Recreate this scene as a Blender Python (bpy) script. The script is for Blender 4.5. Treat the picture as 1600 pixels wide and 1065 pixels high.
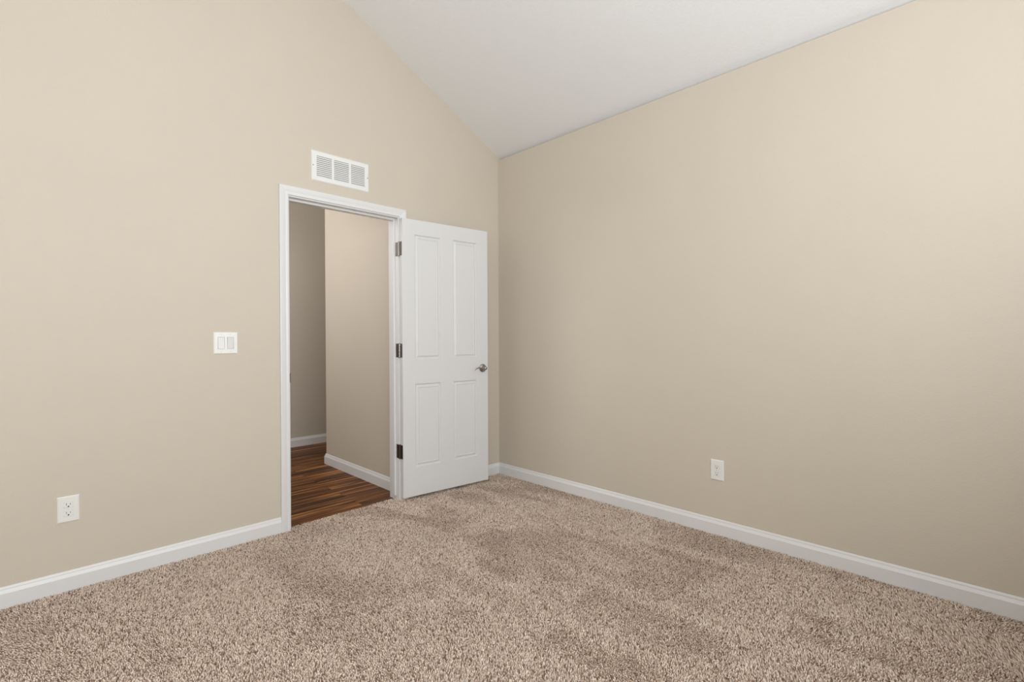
import bpy, bmesh, math, random
import numpy as np
from mathutils import Vector, Matrix

for o in list(bpy.data.objects):
    bpy.data.objects.remove(o, do_unlink=True)
SC = bpy.context.scene
COL = SC.collection

# ---------------------------------------------------------------- camera
CAM = Vector((-2.8807, -3.0629, 1.17))
YAW, PITCH, ROLL = 0.78868, -0.00577, -0.00448
F = Vector((math.cos(YAW)*math.cos(PITCH), math.sin(YAW)*math.cos(PITCH), math.sin(PITCH)))
R0 = Vector((math.sin(YAW), -math.cos(YAW), 0)); U0 = R0.cross(F)
R = R0*math.cos(ROLL) + U0*math.sin(ROLL); U = -R0*math.sin(ROLL) + U0*math.cos(ROLL)
cd = bpy.data.cameras.new('camera'); cam = bpy.data.objects.new('camera', cd); COL.objects.link(cam)
M = Matrix((R, U, -F)).transposed().to_4x4(); M.translation = CAM
cam.matrix_world = M
cd.sensor_fit = 'HORIZONTAL'; cd.sensor_width = 36; cd.lens = 36*759.77/1600
cd.clip_start = 0.05
SC.camera = cam

# ---------------------------------------------------------------- world, light, exposure
SC.view_settings.view_transform = 'Standard'; SC.view_settings.look = 'None'
SC.view_settings.gamma = 1; SC.view_settings.use_curve_mapping = False
SC.view_settings.exposure = -0.05
w = bpy.data.worlds.new('world'); SC.world = w; w.use_nodes = True
bgn = w.node_tree.nodes['Background']; bgn.inputs[0].default_value = (.75, .85, 1, 1); bgn.inputs[1].default_value = 1.0

def area(name, loc, direction, sx, sy, power, col=(1, 1, 1)):
    l = bpy.data.lights.new(name, 'AREA'); l.shape = 'RECTANGLE'; l.size = sx; l.size_y = sy
    l.energy = power; l.color = col
    o = bpy.data.objects.new(name, l); COL.objects.link(o); o.location = loc
    o.rotation_euler = Vector(direction).to_track_quat('-Z', 'Y').to_euler()
    return o
LX, BY = -4.7, -4.4           # hidden side and back wall planes
BACK_X, WW = -2.85, 1.70      # window centre and half width
# daylight entering by the wide back window (spread upwards by its half-closed blinds)
area('daylight_back', (BACK_X+.1, BY+.33, 1.62), (0, 1, .48), 3.2, 1.2, 119, (.94, .98, 1.0))
# daylight of the hall, from a high window at its left end
HYC, HZ0, HZ1 = 1.35, 1.75, 2.95
area('daylight_hall', (-2.93, HYC, (HZ0+HZ1)/2), (1, .05, .10), 1.1, 1.1, 33, (1.0, .985, .97))

# ---------------------------------------------------------------- materials
def lin(c):
    return tuple(((v/255)/12.92 if v/255 <= .04045 else ((v/255+.055)/1.055)**2.4) for v in c) + (1,)
def mat(name, col, rough=.5, metal=0., bump=0., scale=60., detail=4., spec=.5, var=0.):
    m = bpy.data.materials.new(name); m.use_nodes = True; nt = m.node_tree; p = nt.nodes['Principled BSDF']
    p.inputs['Base Color'].default_value = col; p.inputs['Roughness'].default_value = rough
    p.inputs['Metallic'].default_value = metal; p.inputs['Specular IOR Level'].default_value = spec
    tc = nt.nodes.new('ShaderNodeTexCoord')
    n = nt.nodes.new('ShaderNodeTexNoise'); n.inputs['Scale'].default_value = scale; n.inputs['Detail'].default_value = detail
    nt.links.new(tc.outputs['Object'], n.inputs['Vector'])
    if bump:
        b = nt.nodes.new('ShaderNodeBump'); b.inputs['Strength'].default_value = bump; b.inputs['Distance'].default_value = .002
        nt.links.new(n.outputs['Fac'], b.inputs['Height']); nt.links.new(b.outputs['Normal'], p.inputs['Normal'])
    r = nt.nodes.new('ShaderNodeMapRange'); r.inputs[3].default_value = rough*.93; r.inputs[4].default_value = min(1, rough*1.07)
    nt.links.new(n.outputs['Fac'], r.inputs[0]); nt.links.new(r.outputs[0], p.inputs['Roughness'])
    if var:
        n2 = nt.nodes.new('ShaderNodeTexNoise'); n2.inputs['Scale'].default_value = 1.7; n2.inputs['Detail'].default_value = 5
        nt.links.new(tc.outputs['Object'], n2.inputs['Vector'])
        mr = nt.nodes.new('ShaderNodeMapRange'); mr.inputs[1].default_value = .3; mr.inputs[2].default_value = .7
        mr.inputs[3].default_value = 1-var; mr.inputs[4].default_value = 1+var
        nt.links.new(n2.outputs['Fac'], mr.inputs[0])
        vm = nt.nodes.new('ShaderNodeVectorMath'); vm.operation = 'SCALE'; vm.inputs[0].default_value = col[:3]
        nt.links.new(mr.outputs[0], vm.inputs['Scale']); nt.links.new(vm.outputs[0], p.inputs['Base Color'])
    return m
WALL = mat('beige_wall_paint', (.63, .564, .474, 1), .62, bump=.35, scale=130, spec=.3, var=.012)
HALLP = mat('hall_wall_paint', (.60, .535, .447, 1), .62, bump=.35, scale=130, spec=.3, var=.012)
CEIL = mat('ceiling_paint', (.83, .83, .835, 1), .8, bump=.5, scale=90, spec=.2)
TRIM = mat('white_trim_paint', (.765, .765, .765, 1), .33, bump=.03, scale=30)
DOORW = mat('white_door_paint', (.735, .735, .738, 1), .36, bump=.05, scale=45)
PLATE = mat('white_plastic', (.83, .83, .80, 1), .3)
ROCK = mat('rocker_plastic', (.76, .76, .74, 1), .3)
GRILLE = mat('grille_white_metal', (.82, .82, .81, 1), .4)
DUCT = mat('duct_grey', (.36, .35, .34, 1), .8)
NICKEL = mat('satin_nickel', (.42, .40, .38, 1), .24, metal=1, scale=200)
DARKN = mat('dark_nickel', (.17, .155, .14, 1), .35, metal=1, scale=200)
SLOT = mat('dark_slot', (.02, .02, .02, 1), .6)
SUB = mat('subfloor', (.3, .25, .18, 1), .8)
BLIND = mat('blind_slat_white', (.8, .8, .78, 1), .5)
GLASS = mat('window_glass', (.8, .88, .9, 1), .05)
GLASS.node_tree.nodes['Principled BSDF'].inputs['Transmission Weight'].default_value = 1

# wood floor: planks running along x
def wood():
    m = bpy.data.materials.new('acacia_plank_floor'); m.use_nodes = True; nt = m.node_tree; p = nt.nodes['Principled BSDF']
    L = nt.links.new; N = nt.nodes.new
    tc = N('ShaderNodeTexCoord')
    br = N('ShaderNodeTexBrick'); br.offset = .37; br.squash = 1
    br.inputs['Scale'].default_value = 1; br.inputs['Brick Width'].default_value = 1.22; br.inputs['Row Height'].default_value = .118
    br.inputs['Mortar Size'].default_value = .0012; br.inputs['Color1'].default_value = (0, 0, 0, 1); br.inputs['Color2'].default_value = (1, 1, 1, 1)
    br.inputs['Mortar'].default_value = (.5, .5, .5, 1)
    L(tc.outputs['Object'], br.inputs['Vector'])
    # per plank shift of the grain
    sep = N('ShaderNodeSeparateXYZ'); L(tc.outputs['Object'], sep.inputs[0])
    cmb = N('ShaderNodeCombineXYZ'); L(sep.outputs[0], cmb.inputs[0]); L(sep.outputs[1], cmb.inputs[1]); 
    mz = N('ShaderNodeMath'); mz.operation = 'MULTIPLY'; mz.inputs[1].default_value = 7; L(br.outputs['Color'], mz.inputs[0]); L(mz.outputs[0], cmb.inputs[2])
    mp = N('ShaderNodeMapping'); mp.inputs['Scale'].default_value = (1.1, 22, 1); L(cmb.outputs[0], mp.inputs[0])
    n1 = N('ShaderNodeTexNoise'); n1.inputs['Scale'].default_value = 1.3; n1.inputs['Detail'].default_value = 3.5; n1.inputs['Distortion'].default_value = .35
    L(mp.outputs[0], n1.inputs['Vector'])
    mp2 = N('ShaderNodeMapping'); mp2.inputs['Scale'].default_value = (3, 95, 1); L(cmb.outputs[0], mp2.inputs[0])
    n2 = N('ShaderNodeTexNoise'); n2.inputs['Scale'].default_value = 1; n2.inputs['Detail'].default_value = 3; L(mp2.outputs[0], n2.inputs['Vector'])
    a1 = N('ShaderNodeMath'); a1.operation = 'MULTIPLY_ADD'; a1.inputs[1].default_value = .17; L(n2.outputs['Fac'], a1.inputs[0]); L(n1.outputs['Fac'], a1.inputs[2])
    a2 = N('ShaderNodeMath'); a2.operation = 'MULTIPLY_ADD'; a2.inputs[1].default_value = .10; L(br.outputs['Color'], a2.inputs[0]); L(a1.outputs[0], a2.inputs[2])
    cr = N('ShaderNodeValToRGB'); e = cr.color_ramp.elements
    e[0].position = .48; e[0].color = lin((50, 24, 6)); e[1].position = .82; e[1].color = lin((178, 124, 70))
    x = e.new(.59); x.color = lin((84, 46, 17)); x = e.new(.69); x.color = lin((120, 74, 35))
    L(a2.outputs[0], cr.inputs[0])
    mx = N('ShaderNodeMix'); mx.data_type = 'RGBA'; L(br.outputs['Fac'], mx.inputs[0]); L(cr.outputs[0], mx.inputs[6]); mx.inputs[7].default_value = (.02, .01, .005, 1)
    L(mx.outputs[2], p.inputs['Base Color']); p.inputs['Roughness'].default_value = .45; p.inputs['Specular IOR Level'].default_value = .25
    b = N('ShaderNodeBump'); b.inputs['Strength'].default_value = .15; b.inputs['Distance'].default_value = .001
    L(n2.outputs['Fac'], b.inputs['Height']); L(b.outputs[0], p.inputs['Normal'])
    return m
WOOD = wood()

def carpet_mat():
    m = bpy.data.materials.new('brown_carpet_pile'); m.use_nodes = True; nt = m.node_tree; p = nt.nodes['Principled BSDF']
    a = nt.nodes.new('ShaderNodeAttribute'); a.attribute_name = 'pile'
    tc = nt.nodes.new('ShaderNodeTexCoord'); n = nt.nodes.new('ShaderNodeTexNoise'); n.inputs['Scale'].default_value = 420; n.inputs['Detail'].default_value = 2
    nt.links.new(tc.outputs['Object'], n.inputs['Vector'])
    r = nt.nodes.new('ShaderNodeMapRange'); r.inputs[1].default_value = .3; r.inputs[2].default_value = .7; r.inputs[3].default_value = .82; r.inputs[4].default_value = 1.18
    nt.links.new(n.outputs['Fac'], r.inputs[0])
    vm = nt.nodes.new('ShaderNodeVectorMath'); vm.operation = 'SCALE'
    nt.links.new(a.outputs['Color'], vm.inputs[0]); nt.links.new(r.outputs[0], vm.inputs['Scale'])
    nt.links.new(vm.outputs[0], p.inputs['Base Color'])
    p.inputs['Roughness'].default_value = .9; p.inputs['Specular IOR Level'].default_value = .15
    return m
CARPET = carpet_mat()

# ---------------------------------------------------------------- mesh helpers
def link(name, me, m=None, parent=None, smooth=False):
    o = bpy.data.objects.new(name, me); COL.objects.link(o)
    if m: me.materials.append(m)
    if smooth:
        for p in me.polygons: p.use_smooth = True
    if parent: o.parent = parent
    return o
def obj(name, bm, m, parent=None, smooth=False, bevel=0.):
    bmesh.ops.recalc_face_normals(bm, faces=bm.faces[:])
    me = bpy.data.meshes.new(name); bm.to_mesh(me); bm.free()
    o = link(name, me, m, parent, smooth)
    if bevel:
        b = o.modifiers.new('bevel', 'BEVEL'); b.width = bevel; b.segments = 2; b.limit_method = 'ANGLE'; b.angle_limit = math.radians(40)
    return o
def empty(name, loc=(0, 0, 0), rz=0.):
    o = bpy.data.objects.new(name, None); COL.objects.link(o); o.location = loc; o.rotation_euler = (0, 0, rz); o.empty_display_size = .05
    return o
def struct(o, label=None, cat=None):
    o['kind'] = 'structure'
    if label: o['label'] = label; o['category'] = cat
    return o
def thing(o, label, cat, group=None):
    o['label'] = label; o['category'] = cat
    if group: o['group'] = group
    return o
def box(bm, x0, x1, y0, y1, z0, z1):
    v = [bm.verts.new(p) for p in ((x0, y0, z0), (x1, y0, z0), (x1, y1, z0), (x0, y1, z0), (x0, y0, z1), (x1, y0, z1), (x1, y1, z1), (x0, y1, z1))]
    for f in ((0, 1, 2, 3), (4, 5, 6, 7), (0, 1, 5, 4), (1, 2, 6, 5), (2, 3, 7, 6), (3, 0, 4, 7)): bm.faces.new([v[i] for i in f])
def boxo(name, dims, m, parent=None, bevel=0.):
    bm = bmesh.new(); box(bm, *dims); return obj(name, bm, m, parent, bevel=bevel)
def prism(bm, pts, d0, d1, fn):
    """polygon pts (a,b) extruded from d0 to d1; fn(a,b,d)->xyz"""
    A = [bm.verts.new(fn(a, b, d0)) for a, b in pts]; B = [bm.verts.new(fn(a, b, d1)) for a, b in pts]
    bm.faces.new(A); bm.faces.new(B[::-1]); n = len(pts)
    for i in range(n): bm.faces.new((A[i], A[(i+1) % n], B[(i+1) % n], B[i]))
def sweep(bm, prof, stations):
    """closed profile [(u,v)], stations: functions (u,v)->xyz; capped"""
    rings = [[bm.verts.new(s(u, v)) for u, v in prof] for s in stations]; n = len(prof)
    for a, b in zip(rings, rings[1:]):
        for i in range(n): bm.faces.new((a[i], a[(i+1) % n], b[(i+1) % n], b[i]))
    bm.faces.new(rings[0]); bm.faces.new(rings[-1][::-1])
def revolve(bm, prof, fn, seg=28):
    """prof [(r,h)]; fn(c,s,h)->xyz"""
    rings = []
    for r, h in prof:
        rings.append([bm.verts.new(fn(r*math.cos(2*math.pi*k/seg), r*math.sin(2*math.pi*k/seg), h)) for k in range(seg)])
    for a, b in zip(rings, rings[1:]):
        for k in range(seg): bm.faces.new((a[k], a[(k+1) % seg], b[(k+1) % seg], b[k]))
    bm.faces.new(rings[0]); bm.faces.new(rings[-1][::-1])

# ---------------------------------------------------------------- room shell
HW, SL, RX = 2.7298, .4872, -2.35         # eave height, slope, ridge x
TW = .13                                  # door wall thickness
def under(x):                             # underside of the ceiling
    return HW - SL*x if x > RX else HW - SL*RX - SL*(RX-x)
OX0, OX1, OZ = -1.770, -.972, 2.053       # rough opening
e = .03
bm = bmesh.new()
prism(bm, [(LX, 0), (OX0, 0), (OX0, OZ), (OX1, OZ), (OX1, 0), (.12, 0), (.12, under(.12)+e), (RX, under(RX)+e), (LX, under(LX)+e)],
      0, TW, lambda a, b, d: (a, d, b))
struct(obj('wall_left', bm, WALL), 'beige painted gable wall with the open doorway and air grille', 'wall')
struct(boxo('wall_right', (0, .12, BY, 0, 0, under(.12)+e), WALL), 'long beige painted wall right of the room corner', 'wall')
# back wall with window opening, side wall with window opening
WZ0, WZ1 = .95, 2.3
bm = bmesh.new()
for x0, x1 in ((LX-.12, BACK_X-WW), (BACK_X+WW, .12)):
    pts = [(x0, 0), (x1, 0), (x1, under(x1)+e)] + ([(RX, under(RX)+e)] if x0 < RX < x1 else []) + [(x0, under(x0)+e)]
    prism(bm, pts, BY-.12, BY, lambda a, b, d: (a, d, b))
box(bm, BACK_X-WW, BACK_X+WW, BY-.12, BY, 0, WZ0)
prism(bm, [(BACK_X-WW, WZ1), (BACK_X+WW, WZ1), (BACK_X+WW, under(BACK_X+WW)+e), (RX, under(RX)+e), (BACK_X-WW, under(BACK_X-WW)+e)], BY-.12, BY, lambda a, b, d: (a, d, b))
struct(obj('wall_back', bm, WALL))
bm = bmesh.new()
zt = under(LX)-.01
box(bm, LX-.12, LX, BY, TW, 0, zt)
struct(obj('wall_side', bm, WALL))
bm = bmesh.new()
T = .14
prism(bm, [(LX-.2, under(LX-.2)), (RX, under(RX)), (.2, under(.2)), (.2, under(.2)+T), (RX, under(RX)+T), (LX-.2, under(LX-.2)+T)], BY-.2, TW+.05, lambda a, b, d: (a, d, b))
struct(obj('ceiling', bm, CEIL), 'white textured vaulted ceiling sloping down to the right wall', 'ceiling')
struct(boxo('floor', (LX-.12, .12, BY-.12, .02, -.12, 0), SUB))
# hall
struct(boxo('floor_hall', (-3.1, .12, .02, 2.45, -.12, 0), WOOD), 'dark brown streaked wood plank floor of the hall', 'floor')
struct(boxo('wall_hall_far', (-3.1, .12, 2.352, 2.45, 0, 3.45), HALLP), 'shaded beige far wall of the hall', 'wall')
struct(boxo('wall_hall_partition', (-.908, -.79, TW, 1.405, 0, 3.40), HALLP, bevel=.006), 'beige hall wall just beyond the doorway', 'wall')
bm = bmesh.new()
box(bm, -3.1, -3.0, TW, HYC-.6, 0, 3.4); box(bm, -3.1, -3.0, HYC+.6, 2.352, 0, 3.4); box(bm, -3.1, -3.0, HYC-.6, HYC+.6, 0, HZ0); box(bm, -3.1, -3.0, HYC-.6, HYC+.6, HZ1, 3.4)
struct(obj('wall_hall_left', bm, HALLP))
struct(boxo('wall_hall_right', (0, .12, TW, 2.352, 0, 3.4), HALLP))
struct(boxo('ceiling_hall', (-3.1, .12, TW, 2.45, 3.40, 3.52), CEIL))

# ---------------------------------------------------------------- baseboards
# profile: (distance from wall, height)
BP = [(0, .001), (.013, .001), (.013, .0700), (.0122, .0712), (.0062, .0845), (.0058, .0890), (.0050, .0915), (.0025, .0968), (0, .0975)]
def base(name, p0, p1, nrm, mit0=0, mit1=0, label=None):
    """runs p0->p1, nrm = into the room; mit: along-run shift per unit of thickness"""
    p0 = Vector((*p0, 0)); p1 = Vector((*p1, 0)); n = Vector((*nrm, 0)); t = (p1-p0).normalized()
    bm = bmesh.new()
    sweep(bm, BP, [lambda u, v: p0+n*u+t*u*mit0+Vector((0, 0, v)), lambda u, v: p1+n*u+t*u*mit1+Vector((0, 0, v))])
    o = obj(name, bm, TRIM); struct(o)
    if label: o['label'] = label; o['category'] = 'baseboard'
    return o
base('baseboard_left', (LX, 0), (-1.810, 0), (0, -1), 1, 0, 'white baseboard along the beige wall left of the doorway')
base('baseboard_left', (-.9295, 0), (0, 0), (0, -1), 0, -1, 'short white baseboard between the doorway and the room corner, behind the door')
base('baseboard_right', (0, 0), (0, BY), (-1, 0), 1, -1, 'long white baseboard along the right wall')
base('baseboard_back', (0, BY), (LX, BY), (0, 1), 1, -1)
base('baseboard_side', (LX, BY), (LX, 0), (1, 0), 1, -1)
base('baseboard_hall_far', (-3.0, 2.352), (0, 2.352), (0, -1), 1, -1, 'white baseboard on the far hall wall')
base('baseboard_hall_left', (-3.0, TW), (-3.0, 2.352), (1, 0), 0, -1)
# partition baseboard wraps the wall end
bm = bmesh.new(); px, pe, pb = -.908, 1.405, -.79
sweep(bm, BP, [lambda u, v: (px-u, TW+.017, v), lambda u, v: (px-u, pe+u, v), lambda u, v: (pb+u, pe+u, v), lambda u, v: (pb+u, TW+.001, v)])
o = struct(obj('baseboard_hall_partition', bm, TRIM), 'white baseboard wrapping the end of the nearer hall wall', 'baseboard')

# ---------------------------------------------------------------- door frame (casing, jambs, stop, strike)
trim = struct(empty('trim_1', (0, 0, 0)), 'white moulded casing and jamb around the open doorway', 'door frame')
CXL, CXR, CZ, CWD = -1.756, -.9835, 2.048, .054
CP = [(0, 0), (0, -.009), (.002, -.0108), (.007, -.0115), (.012, -.0115), (.017, -.0105), (.021, -.0112), (.030, -.0138), (.041, -.0158), (.050, -.0165), (.053, -.0155), (.054, -.013), (.054, 0)]
def casing(yface, sgn, tag):
    def L(z): return lambda u, v: (CXL-u, yface+sgn*v, z)
    bm = bmesh.new(); sweep(bm, CP, [L(.0), lambda u, v: (CXL-u, yface+sgn*v, CZ+u)]); obj('side_casing', bm, TRIM, trim)
    bm = bmesh.new(); sweep(bm, CP, [lambda u, v: (CXR+u, yface+sgn*v, 0), lambda u, v: (CXR+u, yface+sgn*v, CZ+u)]); obj('side_casing', bm, TRIM, trim)
    bm = bmesh.new(); sweep(bm, CP, [lambda u, v: (CXL-u, yface+sgn*v, CZ+u), lambda u, v: (CXR+u, yface+sgn*v, CZ+u)]); obj('head_casing', bm, TRIM, trim)
casing(0, 1, 'room'); casing(TW, -1, 'hall')
JX0, JX1, JZ = -1.750, -.990, 2.040
boxo('side_jamb', (OX0, JX0, 0, TW, 0, OZ), TRIM, trim, .001)
boxo('side_jamb', (JX1, OX1, 0, TW, 0, OZ), TRIM, trim, .001)
boxo('head_jamb', (JX0, JX1, 0, TW, JZ, OZ), TRIM, trim, .001)
bm = bmesh.new()
prism(bm, [(JX0, .012), (JX0+.012, .012), (JX0+.012, JZ-.012), (JX1-.012, JZ-.012), (JX1-.012, .03), (JX1, .03), (JX1, JZ), (JX0, JZ)], .043, .078, lambda a, b, d: (a, d, b))
obj('door_stop', bm, TRIM, trim, bevel=.0015)
# strike plate on the latch-side jamb with a curled lip
bm = bmesh.new()
sweep(bm, [(0, 0), (.0015, 0), (.0015, .057), (0, .057)], [lambda u, v: (JX0+u, .040, .906+v), lambda u, v: (JX0+u, .004, .906+v), lambda u, v: (JX0+u+.001, -.002, .906+v), lambda u, v: (JX0+u-.003, -.0085, .912+v*.8)])
o = obj('strike_plate', bm, DARKN, trim); o['label'] = 'dark metal strike plate'

# ---------------------------------------------------------------- door
door = bpy.data.meshes.new('door_1')
W0, W1, DZ0, DZ1, YB, YF = .004, .752, .028, 2.031, -.010, -.045
PAN = [(.102, .315, 1.021, 1.924), (.428, .645, 1.021, 1.924), (.102, .315, .238, .841), (.428, .645, .238, .841)]
bm = bmesh.new()
xs = [W0, .102, .315, .428, .645, W1]; zs = [DZ0, .238, .841, 1.021, 1.924, DZ1]
ho = {(1, 1), (3, 1), (1, 3), (3, 3)}
g = {}
def gv(i, j, y):
    k = (i, j, y)
    if k not in g: g[k] = bm.verts.new((xs[i], y, zs[j]))
    return g[k]
for y in (YB, YF):
    for i in range(5):
        for j in range(5):
            if (i, j) not in ho: bm.faces.new((gv(i, j, y), gv(i+1, j, y), gv(i+1, j+1, y), gv(i, j+1, y)))
for i in range(5):
    for j in (0, 5): bm.faces.new((gv(i, j, YB), gv(i+1, j, YB), gv(i+1, j, YF), gv(i, j, YF)))
for j in range(5):
    for i in (0, 5): bm.faces.new((gv(i, j, YB), gv(i, j+1, YB), gv(i, j+1, YF), gv(i, j, YF)))
leaf = obj('door_1', bm, DOORW, bevel=.0015)
leaf.location = (-.991, -.011, 0); leaf.rotation_euler = (0, 0, math.radians(-6))
struct(leaf, 'white four panel door standing open against the wall', 'door')
# moulded panels: groove, ogee, raised field on both faces
RING = [(0, 0), (.003, -.004), (.007, -.0095), (.0105, -.0102), (.0135, -.0072), (.0165, -.0066), (.0245, -.0016), (.0270, -.0020), (.0300, -.0048)]
for (x0, x1, z0, z1) in PAN:
    bm = bmesh.new()
    for y, s in ((YF, -1), (YB, 1)):
        rings = []
        for ins, dep in RING:
            yy = y + s*dep
            rings.append([bm.verts.new(p) for p in ((x0+ins, yy, z0+ins), (x1-ins, yy, z0+ins), (x1-ins, yy, z1-ins), (x0+ins, yy, z1-ins))])
        for a, b in zip(rings, rings[1:]):
            for k in range(4): bm.faces.new((a[k], a[(k+1) % 4], b[(k+1) % 4], b[k]) if s < 0 else (b[k], b[(k+1) % 4], a[(k+1) % 4], a[k]))
        bm.faces.new(rings[-1] if s < 0 else rings[-1][::-1])
    me = bpy.data.meshes.new('panel'); bm.to_mesh(me); bm.free(); link('panel', me, DOORW, leaf)
# handle: round rose, neck, wavy lever pointing to the hinges; same on the wall side
for s, yf in ((-1, YF), (1, YB)):
    hx, hz = .700, .932
    short = .62 if s > 0 else 1
    h = bpy.data.meshes.new('door_handle'); bm = bmesh.new()
    fn = lambda c, q, d: (hx+c, yf+s*d, hz+q)
    revolve(bm, [(.0325, 0), (.0328, .003), (.031, .006), (.025, .0095), (.018, .0125), (.0135, .014), (.0125, .0145)], fn, 36)
    rose = obj('door_handle', bm, NICKEL, leaf, smooth=True)
    rose['label'] = 'satin nickel lever handle with round rose'
    bm = bmesh.new(); revolve(bm, [(.0105, .012), (.0095, .020), (.0095, .030*short), (.012, .036*short), (.0125, .046*short), (.010, .050*short), (.002, .0515*short)], fn, 24)
    obj('neck', bm, NICKEL, rose, smooth=True)
    bm = bmesh.new(); rings = []
    K = 18
    for k in range(K+1):
        t = k/K; x = hx+.004-.104*t; z = hz + .0065*math.sin(t*math.pi*1.15) - .010*t**3 - .0045*math.sin(t*2*math.pi)
        d = (.041-.004*math.sin(t*math.pi)-.004*t)*short
        rz = (.0082*(1-t)**1.5+.0036)*(1 if k < K else .4); rd = (.0070*(1-t)+.0034*t)*(1 if k < K else .4)
        rings.append([bm.verts.new((x, yf+s*(d+rd*math.cos(q*math.pi/6)), z+rz*math.sin(q*math.pi/6))) for q in range(12)])
    for a, b in zip(rings, rings[1:]):
        for q in range(12): bm.faces.new((a[q], a[(q+1) % 12], b[(q+1) % 12], b[q]))
    bm.faces.new(rings[0]); bm.faces.new(rings[-1][::-1])
    obj('lever', bm, NICKEL, rose, smooth=True)
# latch plate in the free edge
bm = bmesh.new(); box(bm, W1-.0005, W1+.0008, -.040, -.015, .904, .961); obj('latch_plate', bm, NICKEL, leaf)
# hinges: knuckle on the pin line, one leaf on the door edge, one on the jamb
dl = math.radians(6)
for hz in (1.815, 1.085, .357):
    bm = bmesh.new(); fn = lambda c, q, d: (c, q, hz+d)
    prof = [(.001, -.054), (.0035, -.053), (.0042, -.050), (.0058, -.0495)]
    for k in range(5):
        z0 = -.049+k*.0196
        prof += [(.0060, z0+.0004), (.0060, z0+.0186), (.0050, z0+.0190)]
    prof += [(.0058, .0495), (.0042, .050), (.0035, .053), (.001, .054)]
    revolve(bm, prof, fn, 16)
    kn = obj('hinge', bm, NICKEL if hz > .5 else DARKN, leaf, smooth=False)
    bm = bmesh.new(); box(bm, W0-.0022, W0+.0002, YF+.006, .001, hz-.0495, hz+.0495); obj('hinge_leaf', bm, DARKN, kn, bevel=.0004)
    # jamb leaf, built in world then brought to the leaf's frame
    inv = Matrix.Rotation(dl, 4, 'Z') @ Matrix.Translation((.991, .011, 0))
    bm = bmesh.new(); box(bm, -.9935, -.9905, -.010, .030, hz-.0495, hz+.0495); bm.transform(inv); obj('hinge_leaf', bm, DARKN, kn, bevel=.0004)

# ---------------------------------------------------------------- return air grille
VX0, VX1, VZ0, VZ1 = -1.6115, -1.2185, 2.172, 2.364
gr = thing(empty('air_grille', ((VX0+VX1)/2, 0, VZ0)), 'white metal return air grille with three louvred sections above the doorway', 'vent')
def toG(bm): bm.transform(Matrix.Translation((-(VX0+VX1)/2, 0, -VZ0))); return bm
secs = [(-1.5805, -1.4815), (-1.4665, -1.3645), (-1.3495, -1.2515)]; SZ0, SZ1 = 2.1995, 2.333
bm = bmesh.new()
gx = [VX0, VX0+.006] + [v for s in secs for v in s] + [VX1-.006, VX1]; gz = [VZ0, VZ0+.006, SZ0, SZ1, VZ1-.006, VZ1]
cache = {}
def hv(i, j, lvl):
    k = (i, j, lvl)
    if k not in cache:
        rim = i in (0, len(gx)-1) or j in (0, len(gz)-1)
        y = -.002 if (rim and lvl == 0) else (-.007 if lvl == 0 else 0)
        cache[k] = bm.verts.new((gx[i], y, gz[j]))
    return cache[k]
for i in range(len(gx)-1):
    for j in range(len(gz)-1):
        if j == 2 and i in (2, 4, 6):
            for (a, b) in (((i, j), (i+1, j)), ((i+1, j), (i+1, j+1)), ((i+1, j+1), (i, j+1)), ((i, j+1), (i, j))):
                bm.faces.new((hv(*a, 0), hv(*b, 0), hv(*b, 1), hv(*a, 1)))
        else:
            bm.faces.new((hv(i, j, 0), hv(i+1, j, 0), hv(i+1, j+1, 0), hv(i, j+1, 0)))
nI, nJ = len(gx)-1, len(gz)-1
for i in range(nI):
    for j in (0, nJ): bm.faces.new((hv(i, j, 0), hv(i+1, j, 0), hv(i+1, j, 1), hv(i, j, 1)))
for j in range(nJ):
    for i in (0, nI): bm.faces.new((hv(i, j, 0), hv(i, j+1, 0), hv(i, j+1, 1), hv(i, j, 1)))
obj('frame', toG(bm), GRILLE, gr)
for x0, x1 in secs:
    bm = bmesh.new(); n = 11; st = (SZ1-SZ0)/n
    for k in range(n):
        z = SZ0+k*st+.001
        # downward-tilted blade
        prism(bm, [(-.0062, z-.0008), (-.0054, z-.0012), (-.0004, z+.0084), (-.0012, z+.0088)], x0, x1, lambda a, b, d: (d, a, b))
    obj('louvre', toG(bm), GRILLE, gr)
bm = bmesh.new(); box(bm, VX0+.02, VX1-.02, -.0004, -.0001, SZ0-.006, SZ1+.006); obj('duct_backing', toG(bm), DUCT, gr)
for sx, sz in ((-1.6025, 2.268), (-1.2295, 2.268)):
    bm = bmesh.new(); revolve(bm, [(.0032, .0068), (.003, .0082), (.0012, .0086)], lambda c, q, d: (sx+c, -d, sz+q), 14)
    obj('screw', toG(bm), DARKN, gr)

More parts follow.
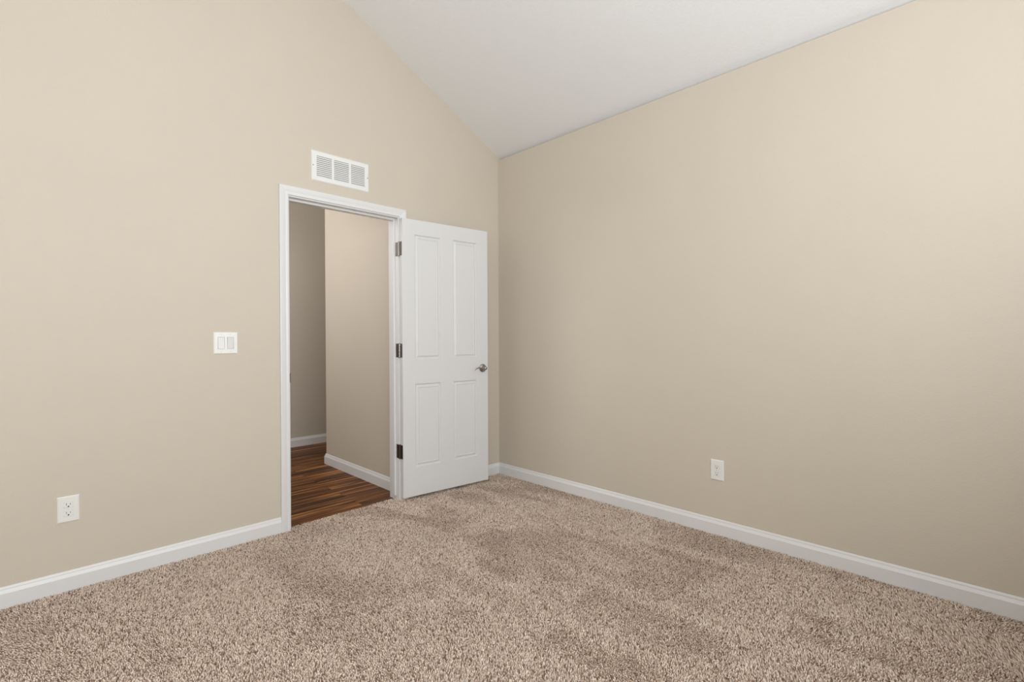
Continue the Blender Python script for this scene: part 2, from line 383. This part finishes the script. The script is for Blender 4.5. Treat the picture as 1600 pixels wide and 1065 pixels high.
# ---------------------------------------------------------------- switch and outlets (local: x along the wall, y out of the wall = -y, z up)
def plate_mesh(w, h, holes, d=.0055):
    """bevelled cover plate with rectangular openings"""
    bm = bmesh.new()
    xs = sorted({-w/2, w/2} | {v for a in holes for v in a[:2]}); zs = sorted({-h/2, h/2} | {v for a in holes for v in a[2:]})
    bw = .004
    xs = [-w/2, -w/2+bw] + xs[1:-1] + [w/2-bw, w/2]; zs = [-h/2, -h/2+bw] + zs[1:-1] + [h/2-bw, h/2]
    c = {}
    def v(i, j, l):
        k = (i, j, l)
        if k not in c:
            rim = i in (0, len(xs)-1) or j in (0, len(zs)-1)
            c[k] = bm.verts.new((xs[i], 0 if l else (-.0025 if rim else -d), zs[j]))
        return c[k]
    for i in range(len(xs)-1):
        for j in range(len(zs)-1):
            cx, cz = (xs[i]+xs[i+1])/2, (zs[j]+zs[j+1])/2
            if any(a[0] < cx < a[1] and a[2] < cz < a[3] for a in holes):
                for a, b in (((i, j), (i+1, j)), ((i+1, j), (i+1, j+1)), ((i+1, j+1), (i, j+1)), ((i, j+1), (i, j))):
                    A, B = v(*a, 0), v(*b, 0)
                    # wall of the opening only where the neighbour is solid
                    mx, mz = (A.co.x+B.co.x)/2, (A.co.z+B.co.z)/2
                    inside = any(q[0]+1e-6 < mx < q[1]-1e-6 and q[2]+1e-6 < mz < q[3]-1e-6 for q in holes)
                    if not inside: bm.faces.new((A, B, v(*b, 1), v(*a, 1)))
            else: bm.faces.new((v(i, j, 0), v(i+1, j, 0), v(i+1, j+1, 0), v(i, j+1, 0)))
    nI, nJ = len(xs)-1, len(zs)-1
    for i in range(nI):
        for j in (0, nJ): bm.faces.new((v(i, j, 0), v(i+1, j, 0), v(i+1, j, 1), v(i, j, 1)))
    for j in range(nJ):
        for i in (0, nI): bm.faces.new((v(i, j, 0), v(i, j+1, 0), v(i, j+1, 1), v(i, j, 1)))
    return bm
def screw(x, z, parent, d=.0055, m=PLATE):
    bm = bmesh.new(); revolve(bm, [(.0033, d-.0005), (.0031, d+.0008), (.0012, d+.0012)], lambda c, q, y: (x+c, -y, z+q), 14)
    s = obj('screw', bm, m, parent)
    bm = bmesh.new(); box(bm, x-.0026, x+.0026, -(d+.0015), -(d+.0011), z-.0004, z+.0004); obj('screw_slot', bm, DUCT, s)
sw = thing(empty('light_switch', (-2.099, 0, 1.150)), 'white double rocker light switch on the wall left of the doorway', 'switch')
hs = [(-.0395, -.0068, -.0335, .0335), (.0068, .0395, -.0335, .0335)]
obj('cover_plate', plate_mesh(.121, .121, hs), PLATE, sw)
for (x0, x1, _, _), tilt in zip(hs, (1, -1)):
    bm = bmesh.new(); m_ = .0012
    a, b = (-.0042, -.0088) if tilt > 0 else (-.0088, -.0042)
    prof = [(0, -.0335+m_), (0, .0335-m_), (a, .0335-m_), (-.0060, 0), (b, -.0335+m_)]
    prism(bm, prof, x0+m_, x1-m_, lambda y, z, d: (d, y, z)); r = obj('rocker', bm, ROCK, sw, bevel=.0006)
    for z in (-.048, .048): screw((x0+x1)/2, z, sw)
def outlet(loc, rz, label):
    t = thing(empty('wall_outlet', loc, rz), label, 'outlet', 'duplex wall outlets')
    holes = [(-.0165, .0165, .0055, .0335), (-.0165, .0165, -.0335, -.0055)]
    obj('cover_plate', plate_mesh(.078, .120, holes), PLATE, t)
    for cz in (.0195, -.0195):
        bm = bmesh.new(); pts = []
        for k in range(32):                      # round face with flat top and bottom
            q = 2*math.pi*k/32; pts.append((.0172*math.cos(q), max(-.0133, min(.0133, .0172*math.sin(q)))))
        P2 = []
        for p_ in pts:
            if not P2 or (abs(p_[0]-P2[-1][0])+abs(p_[1]-P2[-1][1]) > 1e-6): P2.append(p_)
        prism(bm, [(a*.995, b) for a, b in P2], -.0005, -.0072, lambda a, b, d: (a, d, cz+b)); rc = obj('receptacle', bm, PLATE, t)
        # collar between the round face and the plate opening
        bm = bmesh.new(); box(bm, -.0163, .0163, -.0045, -.0002, cz-.0138, cz+.0138); obj('collar', bm, ROCK, rc)
        bm = bmesh.new()
        box(bm, -.0078, -.0058, -.0075, -.0070, cz-.0005, cz+.0082); box(bm, .0058, .0076, -.0075, -.0070, cz+.0003, cz+.0075); obj('slot', bm, SLOT, rc)
        bm = bmesh.new(); revolve(bm, [(.0031, .0070), (.0031, .0075)], lambda c, q, y: (c, -y, cz-.0068+q), 14); obj('ground_hole', bm, SLOT, rc)
    screw(0, 0, t)
    return t
outlet((-2.756, 0, .385), 0, 'white duplex wall outlet low on the wall left of the doorway, under the light switch')
outlet((0, -1.880, .386), -math.pi/2, 'white duplex wall outlet low on the long right wall')

# ---------------------------------------------------------------- windows (behind the camera)
def window(name, base_m, label):
    t = struct(empty(name), label, 'window'); t.matrix_world = base_m
    bm = bmesh.new(); fw = .05
    for d in ((-WW, -WW+fw, -.08, -.03, WZ0, WZ1), (WW-fw, WW, -.08, -.03, WZ0, WZ1), (-WW+fw, WW-fw, -.08, -.03, WZ0, WZ0+fw), (-WW+fw, WW-fw, -.08, -.03, WZ1-fw, WZ1), (-.025, .025, -.075, -.035, WZ0+fw, WZ1-fw)): box(bm, *d)
    obj('window_frame', bm, TRIM, t)
    bm = bmesh.new(); box(bm, -WW-.03, WW+.03, 0, .05, WZ0-.03, WZ0); obj('window_sill', bm, TRIM, t, bevel=.003)
    bm = bmesh.new(); box(bm, -WW+fw, -.025, -.058, -.052, WZ0+fw, WZ1-fw); box(bm, .025, WW-fw, -.058, -.052, WZ0+fw, WZ1-fw); obj('pane', bm, GLASS, t)
    return t
window('window_1', Matrix.Translation((BACK_X, BY, 0)), 'white framed window in the back wall')
hw = struct(empty('window_2', (-3.0, HYC, 0)), 'white framed high window at the left end of the hall', 'window')
bm = bmesh.new()
for d in ((-.08, -.03, -.6, -.55, HZ0, HZ1), (-.08, -.03, .55, .6, HZ0, HZ1), (-.08, -.03, -.55, .55, HZ0, HZ0+.05), (-.08, -.03, -.55, .55, HZ1-.05, HZ1)): box(bm, *d)
obj('window_frame', bm, TRIM, hw)
bm = bmesh.new(); box(bm, -.058, -.052, -.55, .55, HZ0+.05, HZ1-.05); obj('pane', bm, GLASS, hw)

# ---------------------------------------------------------------- carpet: backing sheet plus cut pile tufts
rng = np.random.default_rng(7)
def vnoise(x, y, s, seed):
    """smooth value noise"""
    r = np.random.default_rng(seed); T_ = r.random((256, 256)); X = x*s+1000; Y = y*s+1000
    xi = np.floor(X).astype(int); yi = np.floor(Y).astype(int); fx = X-xi; fy = Y-yi
    fx = fx*fx*(3-2*fx); fy = fy*fy*(3-2*fy)
    g_ = lambda a, b: T_[a % 256, b % 256]
    return (g_(xi, yi)*(1-fx)+g_(xi+1, yi)*fx)*(1-fy)+(g_(xi, yi+1)*(1-fx)+g_(xi+1, yi+1)*fx)*fy
SP = .0062
gx_, gy_ = np.meshgrid(np.arange(-4.2, 0, SP), np.arange(-3.9, .06, SP))
x = gx_.ravel()+rng.uniform(-.5, .5, gx_.size)*SP; y = gy_.ravel()+rng.uniform(-.5, .5, gx_.size)*SP
rel = np.stack([x-CAM.x, y-CAM.y], 1); fwd = rel@np.array([math.cos(YAW), math.sin(YAW)]); rgt = rel@np.array([math.sin(YAW), -math.cos(YAW)])
ok = (fwd > 1.35) & (np.abs(rgt) < fwd*1.16+.12) & (x < -.0145)
edge = .036+.026*(x-JX0)/(JX1-JX0)+.005*(vnoise(x, y, 45, 3)-.5)
ok &= (y < -.0145) | ((x > JX0+.004) & (x < JX1-.004) & (y < edge))
x = x[ok]; y = y[ok]; N = len(x)
# nap: footprints and vacuum strokes lay the pile over in patches
ca, sa = math.cos(-.62), math.sin(-.62); xr = x*ca-y*sa; yr = x*sa+y*ca
sw_ = np.clip((x+1.75)/.5, 0, 1)             # vacuum strokes run along the right wall, trodden patches elsewhere
nap = (.35+.75*sw_)*(vnoise(x*1.0+.05*np.sin(y*2.3)+.12*y, y*.13, 11.5, 11)-.5) + .75*(vnoise(x, y, 2.6, 12)-.5) + .55*(vnoise(x, y, 7.5, 13)-.5) + .2*(vnoise(x, y, 20, 15)-.5)
nap = np.clip(nap*2.4, -1, 1)
nang = 2*math.pi*vnoise(x, y, 1.6, 14)
toward = np.array([-math.cos(YAW), -math.sin(YAW)])
h = .0098+.002*(rng.random(N)-.5)-.0008*np.abs(nap)
wd = SP*.62*(.8+.5*rng.random(N))
th = rng.uniform(0, 2*math.pi, N)
lean = rng.normal(0, .0026, (N, 2)); lean += (-nap*.0072)[:, None]*toward[None] + .0010*np.stack([np.cos(nang), np.sin(nang)], 1)
SEG = 5
V = np.zeros((N, SEG*2+1, 3), np.float32)
for l, (hh, rr, ln) in enumerate(((0.0, .75, 0.), (.62, 1.0, .45))):
    for k in range(SEG):
        q = th+2*math.pi*k/SEG+l*.5
        V[:, l*SEG+k, 0] = x+lean[:, 0]*ln+wd*rr*.55*np.cos(q); V[:, l*SEG+k, 1] = y+lean[:, 1]*ln+wd*rr*.55*np.sin(q); V[:, l*SEG+k, 2] = .002+h*hh
V[:, -1, 0] = x+lean[:, 0]; V[:, -1, 1] = y+lean[:, 1]; V[:, -1, 2] = .002+h
quads = np.array([(k, (k+1) % SEG, SEG+(k+1) % SEG, SEG+k) for k in range(SEG)]); tris = np.array([(SEG+k, SEG+(k+1) % SEG, 2*SEG) for k in range(SEG)])
off = (np.arange(N)*(2*SEG+1))[:, None, None]
li = np.concatenate([(quads[None]+off).reshape(-1), (tris[None]+off).reshape(-1)])
ls = np.concatenate([np.arange(N*SEG)*4, N*SEG*4+np.arange(N*SEG)*3])
nv = N*(2*SEG+1)
sheet = np.array([(LX+.014, BY+.014, .003), (-.0135, BY+.014, .003), (-.0135, -.0135, .003), (LX+.014, -.0135, .003), (JX0+.001, -.02, .0032), (JX1-.001, -.02, .0032), (JX1-.001, .057, .0032), (JX0+.001, .032, .0032)], np.float32)
vv = np.concatenate([V.reshape(-1, 3), sheet]); li = np.concatenate([li, nv+np.arange(8)]); ls = np.concatenate([ls, [len(li)-8, len(li)-4]])
me = bpy.data.meshes.new('carpet'); me.vertices.add(len(vv)); me.vertices.foreach_set('co', vv.reshape(-1))
me.loops.add(len(li)); me.loops.foreach_set('vertex_index', li.astype(np.int32)); me.polygons.add(len(ls)); me.polygons.foreach_set('loop_start', ls.astype(np.int32))
me.update(calc_edges=True); me.validate()
# yarn colours: mix of taupe, tan and rosy brown strands
pal = np.array([lin((232, 215, 199))[:3], lin((218, 198, 181))[:3], lin((192, 171, 154))[:3], lin((132, 108, 90))[:3], lin((240, 228, 216))[:3]])
ci = rng.choice(5, N, p=[.30, .27, .20, .11, .12]); c = pal[ci]*(1+rng.normal(0, .08, (N, 1)))
cc = np.ones((N, 2*SEG+1, 4), np.float32); cc[:, :, :3] = c[:, None, :]
sc = np.tile(np.array([*lin((165, 144, 128))[:3], 1], np.float32), (8, 1))
at = me.attributes.new('pile', 'FLOAT_COLOR', 'POINT'); at.data.foreach_set('color', np.concatenate([cc.reshape(-1, 4), sc]).reshape(-1))
me.polygons.foreach_set('use_smooth', np.ones(len(ls), bool))
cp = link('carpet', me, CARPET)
cp['kind'] = 'stuff'; cp['label'] = 'taupe brown cut pile carpet covering the whole bedroom floor'; cp['category'] = 'carpet'
print('tufts', N)
